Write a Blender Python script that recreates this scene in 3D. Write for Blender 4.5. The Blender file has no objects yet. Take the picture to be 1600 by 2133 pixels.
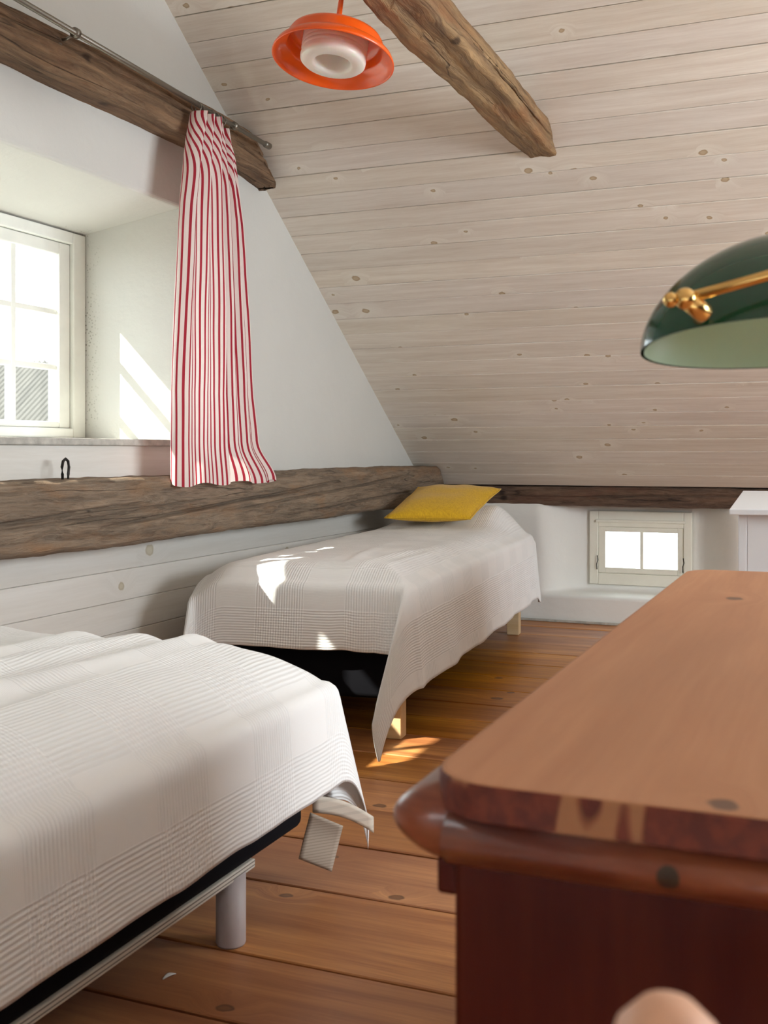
import bpy, bmesh, math, random
from mathutils import Vector, Matrix, noise
random.seed(4)
C = bpy.context.scene.collection
sc = bpy.context.scene
R_ = math.radians
TH = R_(22.478)                         # yaw of the camera towards the window wall
# ------------------------------------------------------------------ camera
cd = bpy.data.cameras.new('camera'); cam = bpy.data.objects.new('camera', cd); C.objects.link(cam)
cam.location = (0, 0, .9); cam.rotation_euler = (R_(90), 0, TH)
cd.sensor_fit = 'HORIZONTAL'; cd.sensor_width = 36; cd.lens = 2296 / 1600 * 36
cd.shift_y = -(1066.5 - 942) / 1600
cd.clip_start = .02; cd.clip_end = 200
cd.dof.use_dof = True; cd.dof.focus_distance = 3.6; cd.dof.aperture_fstop = 14
sc.camera = cam
# ------------------------------------------------------------------ light
sc.view_settings.view_transform = 'Standard'; sc.view_settings.look = 'None'
sc.view_settings.gamma = 1; sc.view_settings.use_curve_mapping = False
sc.view_settings.exposure = 1.82
w = bpy.data.worlds.new('world'); sc.world = w; w.use_nodes = True
bg = w.node_tree.nodes['Background']; bg.inputs[0].default_value = (.86, .93, 1, 1); bg.inputs[1].default_value = 2.1
sd = bpy.data.lights.new('sun', 'SUN'); sun = bpy.data.objects.new('sun', sd); C.objects.link(sun)
sd.energy = 4.6; sd.angle = R_(.6); sd.color = (1, .95, .86)
sun.rotation_euler = Vector((1, .95, -1.085)).to_track_quat('-Z', 'Y').to_euler(); sun.location = (-6, -4, 8)
def portal(name, loc, rot, sx, sy):
    l = bpy.data.lights.new(name, 'AREA'); l.shape = 'RECTANGLE'; l.size = sx; l.size_y = sy
    l.cycles.is_portal = True
    o = bpy.data.objects.new(name, l); C.objects.link(o); o.location = loc; o.rotation_euler = rot
portal('low_portal', (-.98, 6.03, .38), (R_(-90), 0, 0), .5, .3)
portal('gable_portal', (-2.72, 2.39, 1.29), (0, R_(-90), 0), .75, 1.85)
def fill_light(name, loc, rot, sx, sy, e, col):
    l = bpy.data.lights.new(name, 'AREA'); l.shape = 'RECTANGLE'; l.size = sx; l.size_y = sy; l.energy = e; l.color = col
    o = bpy.data.objects.new(name, l); C.objects.link(o); o.location = loc; o.rotation_euler = rot
# added fill lamps that brighten the room, set in the two unseen window openings
fill_light('right_fill_lamp', (2.44, 2.4, 1.375), (0, R_(90), 0), 1.1, 1.75, 30, (.89, .95, 1))
fill_light('back_fill_lamp', (.2, -1.0, .515), (R_(90), 0, R_(180)), 2.35, .32, 74, (.91, .96, 1))

# ------------------------------------------------------------------ materials
class NT:
    def __init__(s, name, rough=.6, metal=0):
        s.m = bpy.data.materials.new(name); s.m.use_nodes = True
        s.t = s.m.node_tree; s.b = s.t.nodes['Principled BSDF']
        s.b.inputs['Roughness'].default_value = rough; s.b.inputs['Metallic'].default_value = metal
    def n(s, ty, **kw):
        x = s.t.nodes.new(ty)
        for k, v in kw.items():
            if k.startswith('i_'):
                k = k[2:]; k = int(k) if k.isdigit() else k.replace('_', ' ')
                if hasattr(v, 'links') or isinstance(v, bpy.types.NodeSocket): s.t.links.new(v, x.inputs[k])
                else: x.inputs[k].default_value = v
            else: setattr(x, k, v)
        return x
    def math(s, op, a, b=0, c=0, clamp=False):
        return s.n('ShaderNodeMath', operation=op, use_clamp=clamp, i_0=a, i_1=b, i_2=c).outputs[0]
    def mix(s, f, a, b, bt='MIX'):
        x = s.n('ShaderNodeMix', data_type='RGBA', blend_type=bt)
        for sk, v in ((x.inputs[0], f), (x.inputs[6], a), (x.inputs[7], b)):
            if isinstance(v, bpy.types.NodeSocket): s.t.links.new(v, sk)
            else: sk.default_value = v if not isinstance(v, tuple) or len(v) == 4 else (*v, 1)
        return x.outputs[2]
    def rng(s, v, a, b, c=0, d=1):
        return s.n('ShaderNodeMapRange', i_0=v, i_1=a, i_2=b, i_3=c, i_4=d).outputs[0]
    def link(s, o, sock): s.t.links.new(o, s.b.inputs[sock])
    def bump(s, hgt, st, dist=.005):
        b = s.n('ShaderNodeBump', i_Strength=st, i_Distance=dist, i_Height=hgt); s.link(b.outputs[0], 'Normal')
    def coord(s, kind='Object', rand=True):
        o = s.n('ShaderNodeTexCoord').outputs[kind]
        if rand:
            r = s.n('ShaderNodeObjectInfo').outputs['Random']
            m = s.n('ShaderNodeVectorMath', operation='SCALE', i_0=(37., 53., 11.), i_Scale=r)
            o = s.n('ShaderNodeVectorMath', operation='ADD', i_0=o, i_1=m.outputs[0]).outputs[0]
        return o
    def map(s, v, sc_, loc=(0, 0, 0)): return s.n('ShaderNodeMapping', i_Vector=v, i_Scale=sc_, i_Location=loc).outputs[0]
    def noise(s, v, scale, det=4, rough=.6, dist=0):
        return s.n('ShaderNodeTexNoise', i_Vector=v, i_Scale=scale, i_Detail=det, i_Roughness=rough, i_Distortion=dist).outputs[0]

def plain(name, col, rough=.5, metal=0, var=0, vscale=8, bump=0, bscale=60, **kw):
    t = NT(name, rough, metal)
    c4 = (*col, 1); t.b.inputs['Base Color'].default_value = c4
    v = t.coord('Object', False)
    if var:
        nz = t.rng(t.noise(v, vscale), .3, .7)
        t.link(t.mix(nz, tuple(x * (1 - var) for x in col), tuple(min(1, x * (1 + var)) for x in col)), 'Base Color')
    if bump: t.bump(t.noise(v, bscale), bump)
    for k, x in kw.items(): t.b.inputs[k.replace('_', ' ')].default_value = x
    return t.m

def wood(name, c1, c2, knot, rough=.6, grain=38, stretch=.05, knot_scale=9, knot_p=.12, knot_r=.09, contrast=1., bump=.15, blotch=.12, tint=.08, ring=None, coat=0, pale=None):
    """grain runs along local X; boards differ by a per-object random offset"""
    t = NT(name, rough); v = t.coord()
    vo = t.n('ShaderNodeTexVoronoi', voronoi_dimensions='2D', i_Vector=t.n('ShaderNodeVectorMath', operation='ADD', i_0=t.map(v, (.8, 1.0, 1)), i_1=t.n('ShaderNodeVectorMath', operation='SCALE', i_0=t.n('ShaderNodeTexNoise', i_Vector=v, i_Scale=45., i_Detail=1.).outputs[1], i_Scale=.012).outputs[0]).outputs[0], i_Scale=knot_scale, i_Randomness=.8)
    d = vo.outputs['Distance']; cc = t.n('ShaderNodeSeparateColor', i_0=vo.outputs['Color'])
    pick = t.math('LESS_THAN', cc.outputs[0], knot_p)
    rad = t.rng(cc.outputs[1], 0, 1, knot_r * .45, knot_r * 1.25)
    kn = t.math('MULTIPLY', t.math('SUBTRACT', 1, t.rng(t.math('DIVIDE', d, rad), .75, 1.0)), pick)
    halo = t.math('MULTIPLY', t.math('SUBTRACT', 1, t.rng(t.math('DIVIDE', d, rad), .6, 4.5)), pick)
    sep = t.n('ShaderNodeSeparateXYZ', i_0=v)
    wob = t.noise(t.map(v, (1.1, 4, 4)), 1.5, 3)
    y2 = t.math('ADD', sep.outputs[1], t.math('MULTIPLY', t.math('ADD', halo, t.math('MULTIPLY', wob, .8)), .045))
    cv = t.n('ShaderNodeCombineXYZ', i_0=t.math('MULTIPLY', sep.outputs[0], stretch), i_1=y2, i_2=sep.outputs[2]).outputs[0]
    g = t.noise(cv, grain, 6, .62)
    g2 = t.noise(t.map(cv, (1, 1, 1), (3, 7, 1)), grain * 4.5, 3, .7)
    gg = t.rng(t.math('ADD', t.math('MULTIPLY', g, .7), t.math('MULTIPLY', g2, .3)), .5 - .17 / contrast, .5 + .17 / contrast)
    col = t.mix(gg, c1, c2)
    bl = t.rng(t.noise(t.map(v, (.5, 2, 2)), 2.2, 2), .35, .65)
    col = t.mix(t.math('MULTIPLY', bl, blotch * 2), col, tuple(x * .8 for x in c1))
    rnd = t.n('ShaderNodeObjectInfo').outputs['Random']
    hsv = t.n('ShaderNodeHueSaturation', i_Hue=t.rng(rnd, 0, 1, .5 - tint * .12, .5 + tint * .06), i_Saturation=t.rng(rnd, 0, 1, 1 - tint * 2, 1 + tint * 2), i_Value=t.rng(t.math('FRACT', t.math('MULTIPLY', rnd, 7.3)), 0, 1, 1 - tint, 1 + tint), i_Color=col)
    col = hsv.outputs[0]
    if pale: col = t.mix(t.math('MULTIPLY', halo, .5), col, pale)
    col = t.mix(t.math('MULTIPLY', kn, .85), col, knot)
    inner = t.math('MULTIPLY', t.math('SUBTRACT', 1, t.rng(t.math('DIVIDE', d, rad), .35, .75)), pick)
    col = t.mix(t.math('MULTIPLY', inner, .6), col, ring or c1)
    t.link(col, 'Base Color')
    if bump: t.bump(t.math('ADD', gg, t.math('MULTIPLY', kn, -.5)), bump, .002)
    t.b.inputs['Coat Weight'].default_value = coat; t.b.inputs['Coat Roughness'].default_value = .25
    return t.m

def rough_timber(name, c1, c2, c3, rough=.85, warm=(.33, .15, .05), warm_amt=.5, crack=.35):
    """old hewn timber, grain along local X"""
    t = NT(name, rough); v = t.coord()
    big = t.noise(t.map(v, (1.2, 4, 4)), 1.6, 3)
    sep = t.n('ShaderNodeSeparateXYZ', i_0=v)
    cv = t.n('ShaderNodeCombineXYZ', i_0=t.math('MULTIPLY', sep.outputs[0], .07), i_1=t.math('ADD', sep.outputs[1], t.math('MULTIPLY', big, .07)), i_2=t.math('ADD', sep.outputs[2], t.math('MULTIPLY', big, .12))).outputs[0]
    g = t.rng(t.noise(cv, 34, 7, .72, .3), .37, .63)
    f = t.rng(t.noise(cv, 150, 4, .7), .3, .7)
    col = t.mix(g, c1, c2)
    col = t.mix(t.math('MULTIPLY', f, .45), col, c3)
    wm = t.math('MULTIPLY', t.rng(t.noise(t.map(v, (1.5, 5, 5), (4, 2, 9)), 1.9, 3), .52, .7), warm_amt)
    col = t.mix(wm, col, warm)
    vo = t.n('ShaderNodeTexVoronoi', i_Vector=t.map(v, (1, 1.3, 1.3)), i_Scale=6.5, i_Randomness=.9)
    pick = t.math('LESS_THAN', t.n('ShaderNodeSeparateColor', i_0=vo.outputs['Color']).outputs[0], .22)
    kn = t.math('MULTIPLY', t.math('SUBTRACT', 1, t.rng(vo.outputs['Distance'], .08, .17)), pick)
    col = t.mix(t.math('MULTIPLY', kn, .85), col, tuple(x * .5 for x in c1))
    ck = t.n('ShaderNodeTexNoise', i_Vector=t.map(v, (.05, 1, 1), (3, 7, 1)), i_Scale=17., i_Detail=1.5).outputs[0]
    ckl = t.math('SUBTRACT', 1, t.rng(t.math('ABSOLUTE', t.math('SUBTRACT', ck, .5)), 0, .012))
    ckl = t.math('MULTIPLY', ckl, t.rng(big, .45, .6))
    col = t.mix(t.math('MULTIPLY', ckl, crack * 2, clamp=True), col, tuple(x * .12 for x in c1))
    t.link(col, 'Base Color')
    h = t.math('SUBTRACT', t.math('ADD', g, t.math('MULTIPLY', f, .5)), t.math('MULTIPLY', ckl, 1.5))
    t.bump(h, .8, .007)
    return t.m

def plaster(name, col, speck=False):
    t = NT(name, .85); v = t.coord('Object', False)
    a = t.noise(v, 1.7, 3); c = t.mix(t.rng(a, .35, .65), tuple(x * .965 for x in col), col)
    if speck:                           # mould specks on the reveal beside the window frame
        s_ = t.n('ShaderNodeSeparateXYZ', i_0=v)
        m1 = t.math('MULTIPLY', t.rng(s_.outputs[0], -2.53, -2.47, 1, 0), t.math('GREATER_THAN', s_.outputs[1], 3.15))
        m2 = t.rng(t.noise(v, 9, 2), .45, .62)
        vv = t.n('ShaderNodeTexVoronoi', i_Vector=v, i_Scale=95.)
        m3 = t.math('LESS_THAN', vv.outputs['Distance'], .3)
        mk = t.math('MULTIPLY', t.math('MULTIPLY', m1, m2), m3)
        c = t.mix(t.math('MULTIPLY', mk, .6), c, (.12, .11, .07))
    t.link(c, 'Base Color')
    t.bump(t.math('ADD', t.noise(v, 4.5, 3), t.math('MULTIPLY', t.noise(v, 60, 3), .12)), .35, .02)
    return t.m

M = {}
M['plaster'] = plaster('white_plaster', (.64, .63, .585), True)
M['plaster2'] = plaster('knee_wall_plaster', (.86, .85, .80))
M['ceil'] = wood('whitewashed_pine', (.70, .61, .51), (.88, .82, .73), (.36, .23, .10), .62, grain=42, knot_scale=8.0, knot_p=.2, knot_r=.105, bump=.12, blotch=.10, tint=.05, ring=(.62, .50, .34), pale=(.88, .84, .74))
M['wallboard'] = wood('whitewashed_wall_board', (.66, .63, .57), (.76, .74, .69), (.42, .36, .24), .6, grain=26, knot_scale=5.5, knot_p=.14, knot_r=.10, bump=.08, blotch=.1, tint=.03, ring=(.6, .55, .42))
M['floor'] = wood('lacquered_floor_pine', (.34, .11, .018), (.80, .37, .08), (.10, .04, .018), .45, grain=22, knot_scale=4.8, knot_p=.34, knot_r=.085, contrast=1.25, bump=.1, blotch=.35, tint=.06, ring=(.26, .11, .04), coat=.05)
M['dtop'] = wood('worn_pine_top', (.40, .165, .075), (.58, .29, .145), (.12, .065, .04), .5, grain=20, knot_scale=5.5, knot_p=.2, knot_r=.07, contrast=.8, bump=.05, blotch=.3, tint=0, ring=(.16, .08, .05))
M['pine'] = wood('pale_pine', (.62, .42, .22), (.76, .58, .35), (.4, .22, .1), .55, grain=30, knot_p=.05, bump=.05)
M['beam_low'] = rough_timber('grey_brown_timber', (.085, .052, .030), (.30, .205, .13), (.40, .33, .25), warm=(.36, .17, .06), warm_amt=.5)
M['beam_up'] = rough_timber('brown_timber', (.10, .048, .024), (.31, .175, .09), (.34, .24, .15), warm=(.22, .10, .05), warm_amt=.3)
M['beam_tie'] = rough_timber('golden_brown_timber', (.13, .065, .028), (.46, .28, .125), (.44, .30, .17), warm=(.36, .13, .04), warm_amt=.55, crack=.3)
M['beam_knee'] = rough_timber('dark_worm_eaten_timber', (.045, .022, .014), (.19, .11, .066), (.30, .20, .14), warm=(.16, .05, .03), warm_amt=.5)
M['gap'] = plain('dark_gap', (.006, .005, .004), 1)
M['white'] = plain('white_gloss_paint', (.86, .90, .94), .35, bump=.03)
M['cream'] = plain('cream_window_paint', (.90, .88, .76), .4, var=.04, bump=.06)
M['winwhite'] = plain('white_window_paint', (.80, .81, .75), .4, var=.05, bump=.06)
M['sill'] = plain('worn_grey_sill_edge', (.46, .44, .39), .8, var=.25, vscale=25, bump=.3)
M['orange'] = plain('orange_plastic', (.95, .12, .006), .3, Subsurface_Weight=.15, Coat_Weight=.3)
M['orange'].node_tree.nodes['Principled BSDF'].inputs['Subsurface Radius'].default_value = (.02, .004, .001)
M['opal'] = plain('opal_glass', (.88, .80, .74), .3, Subsurface_Weight=.3)
M['steel'] = plain('brushed_steel', (.27, .25, .215), .42, 1)
M['black'] = plain('black_fabric', (.006, .006, .008), .95)
M['black'].node_tree.nodes['Principled BSDF'].inputs['Specular IOR Level'].default_value = .1
M['iron'] = plain('black_iron', (.03, .026, .024), .6, .6)
M['legmetal'] = plain('grey_lilac_metal', (.46, .40, .39), .5, 0)
M['brass'] = plain('polished_brass', (.83, .55, .20), .22, 1)
M['green'] = plain('dark_green_glass', (.004, .06, .03), .12, Coat_Weight=.2, Coat_Roughness=.05)
M['green_in'] = plain('pale_green_glass', (.58, .78, .60), .4)
M['feather'] = plain('white_down', (.9, .9, .88), .9)
M['knob'] = plain('pinkish_pale_wood', (.72, .42, .28), .5, var=.1, vscale=20)
M['roof'] = plain('grey_brown_roof_tile', (.085, .078, .066), .9, var=.12, vscale=3)
M['ground'] = plain('grey_gravel', (.2, .19, .17), .95, var=.1)

def red_paint():
    t = NT('red_brown_varnish', .45); v = t.coord('Object', False)
    s_ = t.map(v, (6, 6, .6)); g = t.rng(t.noise(s_, 6, 5), .35, .65)
    col = t.mix(g, (.050, .0035, .001), (.075, .009, .002))
    t.link(col, 'Base Color'); t.b.inputs['Specular IOR Level'].default_value = .15
    t.bump(t.noise(t.map(v, (8, 8, 1)), 20), .05)
    return t.m
M['red'] = red_paint()
def moulding_paint():
    t = NT('worn_red_brown_moulding', .3); v = t.coord('Object', False)
    g = t.rng(t.noise(t.map(v, (1, 1, 6)), 7, 4), .35, .65)
    col = t.mix(g, (.17, .038, .018), (.30, .095, .042))
    k = t.n('ShaderNodeTexVoronoi', i_Vector=v, i_Scale=9.); col = t.mix(t.math('LESS_THAN', k.outputs['Distance'], .06), col, (.05, .03, .02))
    t.link(col, 'Base Color'); t.b.inputs['Coat Weight'].default_value = .2
    return t.m
M['mould'] = moulding_paint()
def chipped_edge():
    t = NT('chipped_red_edge', .7); v = t.coord('Object', False)
    a = t.noise(t.map(v, (1, 1, .25)), 26, 2, .4); b = t.rng(a, .575, .60)
    fine = t.rng(t.noise(v, 70, 3), .4, .6)
    col = t.mix(fine, (.10, .016, .008), (.16, .028, .012)); col = t.mix(b, col, (.34, .15, .065))
    t.link(col, 'Base Color'); t.bump(t.math('MULTIPLY', b, -1), .3, .002)
    return t.m
M['chip'] = chipped_edge()

def cloth_stripes():
    t = NT('red_striped_cotton', .9); uv = t.n('ShaderNodeUVMap').outputs[0]; s_ = t.n('ShaderNodeSeparateXYZ', i_0=uv)
    u = t.math('FRACT', t.math('MULTIPLY', s_.outputs[0], 1 / .0235))
    m = t.math('LESS_THAN', t.math('ABSOLUTE', t.math('SUBTRACT', u, .5)), .185)
    col = t.mix(m, (.86, .75, .70), (.40, .02, .04))
    t.link(col, 'Base Color')
    tr = t.n('ShaderNodeBsdfTranslucent'); t.t.links.new(col, tr.inputs[0])
    mx = t.n('ShaderNodeMixShader', i_0=.3); t.t.links.new(t.b.outputs[0], mx.inputs[1]); t.t.links.new(tr.outputs[0], mx.inputs[2])
    out = [n for n in t.t.nodes if n.type == 'OUTPUT_MATERIAL'][0]; t.t.links.new(mx.outputs[0], out.inputs[0])
    return t.m
M['curtain'] = cloth_stripes()
def waffle(name, ox=0, oy=0):
    t = NT(name, .9); uv = t.n('ShaderNodeUVMap').outputs[0]; s_ = t.n('ShaderNodeSeparateXYZ', i_0=uv)
    def ribs(c, per): return t.math('ADD', t.math('MULTIPLY', t.math('SINE', t.math('MULTIPLY', c, 2 * math.pi / per)), .5), .5)
    def band(c, per, frac, o):
        f = t.math('FRACT', t.math('ADD', t.math('MULTIPLY', c, 1 / per), o)); return t.math('LESS_THAN', f, frac)
    x, y = s_.outputs[0], s_.outputs[1]
    bx = band(x, .30, .55, ox); by = band(y, .30, .5, oy)
    h = t.math('ADD', t.math('MULTIPLY', ribs(x, .0085), bx), t.math('MULTIPLY', ribs(y, .0085), by))
    h = t.math('ADD', h, t.math('MULTIPLY', ribs(y, .0035), .12))
    col = t.mix(t.math('MULTIPLY', h, .5, clamp=True), (.84, .84, .82), (.93, .93, .915))
    plainc = t.math('MULTIPLY', t.math('SUBTRACT', 1, bx), t.math('SUBTRACT', 1, by))
    col = t.mix(plainc, col, (.885, .88, .86))
    t.link(col, 'Base Color'); t.bump(h, .5, .0022); t.b.inputs['Sheen Weight'].default_value = .1
    return t.m
M['blanket'] = waffle('white_waffle_cotton', .1, .3)
M['blanket2'] = waffle('white_waffle_cotton_far', .45, .1)
def ribbed(name, a, b, per, axis=2):
    t = NT(name, .85); v = t.coord('Object', False); s_ = t.n('ShaderNodeSeparateXYZ', i_0=v)
    f = t.math('FRACT', t.math('MULTIPLY', s_.outputs[axis], 1 / per)); t.link(t.mix(t.math('LESS_THAN', f, .35), a, b), 'Base Color')
    t.bump(f, .3, .002); return t.m
M['ticking'] = ribbed('striped_mattress_ticking', (.66, .62, .54), (.22, .19, .16), .007)
M['hemstrip'] = ribbed('beige_ribbed_cotton', (.40, .33, .26), (.30, .245, .19), .006)
M['hemfold'] = ribbed('beige_cotton_hem', (.60, .53, .44), (.52, .46, .38), .02)
def yellow():
    t = NT('mustard_linen', .9); v = t.coord('Object', False)
    a = t.noise(t.map(v, (1, 6, 1)), 60, 3); b = t.noise(t.map(v, (6, 1, 1)), 60, 3)
    h = t.math('ADD', a, b); t.link(t.mix(t.rng(h, .8, 1.2), (.56, .31, .006), (.72, .43, .012)), 'Base Color')
    t.bump(h, .3, .002); t.b.inputs['Sheen Weight'].default_value = .2; return t.m
M['yellow'] = yellow()
def glass():
    t = NT('window_glass', .02); t.t.nodes.remove(t.b)
    g = t.n('ShaderNodeBsdfGlossy', i_Roughness=.02); tr = t.n('ShaderNodeBsdfTransparent', i_0=(.97, .99, .98, 1))
    mx = t.n('ShaderNodeMixShader', i_0=.04)
    t.t.links.new(tr.outputs[0], mx.inputs[1]); t.t.links.new(g.outputs[0], mx.inputs[2])
    out = [n for n in t.t.nodes if n.type == 'OUTPUT_MATERIAL'][0]; t.t.links.new(mx.outputs[0], out.inputs[0]); return t.m
M['glass'] = glass()

# ------------------------------------------------------------------ helpers
def link(name, bm, mat, parent=None, smooth=False, mw=None):
    me = bpy.data.meshes.new(name); bmesh.ops.recalc_face_normals(bm, faces=bm.faces[:]) if not smooth == 'keep' else None
    bm.to_mesh(me); bm.free()
    for p in me.polygons: p.use_smooth = bool(smooth)
    for m in (mat if isinstance(mat, list) else [mat]): me.materials.append(m)
    o = bpy.data.objects.new(name, me); C.objects.link(o); o.parent = parent
    if mw: o.matrix_local = mw
    return o
def props(o, label=None, cat=None, group=None, kind=None):
    for k, v in (('label', label), ('category', cat), ('group', group), ('kind', kind)):
        if v: o[k] = v
    return o
def empty(name, loc=(0, 0, 0), rz=0, **kw):
    o = bpy.data.objects.new(name, None); C.objects.link(o); o.location = loc; o.rotation_euler = (0, 0, rz)
    return props(o, **kw)
def box(bm, x0, x1, y0, y1, z0, z1, bev=0, seg=2):
    r = bmesh.ops.create_cube(bm, size=1)
    bmesh.ops.scale(bm, vec=(x1 - x0, y1 - y0, z1 - z0), verts=r['verts'])
    bmesh.ops.translate(bm, vec=((x0 + x1) / 2, (y0 + y1) / 2, (z0 + z1) / 2), verts=r['verts'])
    if bev:
        es = list({e for v in r['verts'] for e in v.link_edges})
        bmesh.ops.bevel(bm, geom=es, offset=bev, segments=seg, affect='EDGES', profile=.5)
def bx(name, dims, mat, parent=None, bev=.002, seg=2, smooth=False, **kw):
    bm = bmesh.new(); box(bm, *dims, bev, seg); return props(link(name, bm, mat, parent, smooth), **kw)
def tube(bm, pts, r, n=12, closed=False, cap=True):
    pts = [Vector(p) for p in pts]; rings = []; N = len(pts)
    up = Vector((0, 0, 1))
    for i, p in enumerate(pts):
        d = (pts[(i + 1) % N] - pts[i - 1]) if closed else (pts[min(i + 1, N - 1)] - pts[max(i - 1, 0)])
        d.normalize(); a = d.cross(up)
        if a.length < .05: a = d.cross(Vector((1, 0, 0)))
        a.normalize(); b = d.cross(a)
        rr = r[i] if isinstance(r, (list, tuple)) else r
        rings.append([bm.verts.new(p + (a * math.cos(t) + b * math.sin(t)) * rr) for t in [2 * math.pi * k / n for k in range(n)]])
    for i in range(N if closed else N - 1):
        A, B = rings[i], rings[(i + 1) % N]
        for k in range(n): bm.faces.new((A[k], A[(k + 1) % n], B[(k + 1) % n], B[k]))
    if cap and not closed: bm.faces.new(rings[0][::-1]); bm.faces.new(rings[-1])
def lathe(bm, prof, n=40, closed=False):
    rings = []
    for r, z in prof:
        if r < 1e-5: rings.append([bm.verts.new((0, 0, z))])
        else: rings.append([bm.verts.new((r * math.cos(2 * math.pi * k / n), r * math.sin(2 * math.pi * k / n), z)) for k in range(n)])
    prs = list(zip(rings, rings[1:])) + ([(rings[-1], rings[0])] if closed else [])
    for A, B in prs:
        for k in range(n):
            k2 = (k + 1) % n
            vs = [A[k % len(A)], A[k2 % len(A)], B[k2 % len(B)], B[k % len(B)]]
            u = [];  [u.append(q) for q in vs if q not in u]
            if len(u) >= 3: bm.faces.new(u)
def grid_mesh(bm, nu, nv, f, uvf=None):
    vs = [[bm.verts.new(f(i / nu, j / nv)) for j in range(nv + 1)] for i in range(nu + 1)]
    uvl = bm.loops.layers.uv.new('UVMap') if uvf else None
    for i in range(nu):
        for j in range(nv):
            fc = bm.faces.new((vs[i][j], vs[i + 1][j], vs[i + 1][j + 1], vs[i][j + 1]))
            if uvf:
                for lp, (a, b) in zip(fc.loops, ((i, j), (i + 1, j), (i + 1, j + 1), (i, j + 1))): lp[uvl].uv = uvf(a / nu, b / nv)
    return vs
def ss(a, b, x):
    t = max(0, min(1, (x - a) / (b - a))); return t * t * (3 - 2 * t)

# ------------------------------------------------------------------ room shell
XL, XR, YK, YB, YR = -2.15, 2.35, 5.76, -.96, 2.4       # gable wall, right wall, knee walls, ridge
SL = .681
def zc(y): return .84 + SL * (5.595 - y) if y >= YR else .84 + SL * (5.595 - (2 * YR - y))
# floor
floor = bx('floor', (-2.75, 2.8, -1.3, 6.3, -.12, -.030), M['gap'], bev=0, kind='structure')
seams = [1.517, 1.733, 2.044, 2.304, 2.556]
s = 2.556
while s < 5.8: s += .235 + .04 * random.random(); seams.append(s)
s = 1.517
while s > -1.1: s -= .25 + .03 * random.random(); seams.insert(0, s)
for i in range(len(seams) - 1):
    y0, y1 = seams[i] + .0042, seams[i + 1] - .0042
    bm = bmesh.new(); wv = (y1 - y0) / 2
    n = 24
    dz = random.uniform(-.0012, .0012)
    box(bm, -2.25, 2.25, -wv, wv, -.026, 0, .0022, 1)
    o = link('plank', bm, M['floor'], floor); o.location = (.1, (y0 + y1) / 2, dz - .001)
# ceiling: slab + tongue-and-groove planks laid parallel to the eaves
sl_ang = math.atan(SL)
def slope_mat(y, x=0):      # local X=world X, local Y = down the slope, Z = out of the room
    sg = 1 if y >= YR else -1
    d = Vector((0, sg * math.cos(sl_ang), -math.sin(sl_ang)))
    X = Vector((sg, 0, 0)); Z = X.cross(d)
    return Matrix(((X.x, d.x, Z.x, x), (X.y, d.y, Z.y, y), (X.z, d.z, Z.z, zc(y)), (0, 0, 0, 1)))
bm = bmesh.new()
yb0, yb1 = YR, 5.9
for (ya, yb) in ((YR, 6.05), (-1.25, YR)):
    v = []
    for x in (-2.75, 2.8):
        for y in (ya, yb):
            z = zc(y if y < yb or yb != YR else YR) + .018
            z = (.84 + SL * (5.595 - (y if ya == YR else 2 * YR - y))) + .018
            v.append([bm.verts.new((x, y, z)), bm.verts.new((x, y, z + .14))])
    a, b, c, d = v
    for q in ((a[0], b[0], d[0], c[0]), (a[1], c[1], d[1], b[1]), (a[0], a[1], b[1], b[0]), (c[0], d[0], d[1], c[1]), (a[0], c[0], c[1], a[1]), (b[0], b[1], d[1], d[0])): bm.faces.new(q)
ceiling = props(link('ceiling', bm, M['gap']), kind='structure')
PW = .1076
bm = bmesh.new(); box(bm, -2.26, 2.26, -PW / 2 + .0014, PW / 2 - .0014, 0, .016, .0018, 1)
pm = None
base = link('plank', bm, M['ceil'], ceiling); pmesh = base.data
# first plank edge lies at y = 3.278 (measured along the slope)
c = math.cos(sl_ang)
k0 = int((3.278 - YR) / (PW * c))
ys = []
y = 3.278 - k0 * PW * c + PW * c / 2
first = True
def addplank(y):
    global first
    o = base if first else bpy.data.objects.new('plank', pmesh)
    if not first: C.objects.link(o)
    first = False
    o.parent = ceiling; o.matrix_local = slope_mat(y, .1) @ Matrix.Translation((0, random.uniform(-.0009, .0009), random.uniform(-.0006, .0006)))
while y < 5.80:
    addplank(y); y += PW * c
y = YR - PW * c / 2 - .002
while y > -.9: addplank(y); y -= PW * c

bx('trim_2', (-2.14, 2.34, YR - .085, YR + .085, zc(YR) - .085, zc(YR) - .055), M['wallboard'], bev=.003, kind='structure')

# gable wall with a deep splayed window reveal
bm = bmesh.new()
def ring(x, y0, y1, z0, z1): return [bm.verts.new((x, y0, z0)), bm.verts.new((x, y1, z0)), bm.verts.new((x, y1, z1)), bm.verts.new((x, y0, z1))]
O = ring(XL, -1.2, 6.0, -.05, 3.3); A = ring(XL, 1.45, 3.325, .935, 1.765); B = ring(-2.56, 1.50, 3.285, .95, 1.685)
Cc = ring(-2.72, 1.45, 3.42, .93, 1.683); Oo = ring(-2.72, -1.2, 6.0, -.05, 3.3)
for P, Q in ((O, A), (A, B), (B, Cc), (Cc, Oo)):
    for k in range(4): bm.faces.new((P[k], P[(k + 1) % 4], Q[(k + 1) % 4], Q[k]))
for k in range(4): bm.faces.new((O[k], Oo[k], Oo[(k + 1) % 4], O[(k + 1) % 4]))
es = [e for e in bm.edges if all(v in A for v in e.verts)]
bmesh.ops.bevel(bm, geom=es, offset=.014, segments=4, affect='EDGES', profile=.5)
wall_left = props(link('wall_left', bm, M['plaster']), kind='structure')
zb = .620
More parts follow.
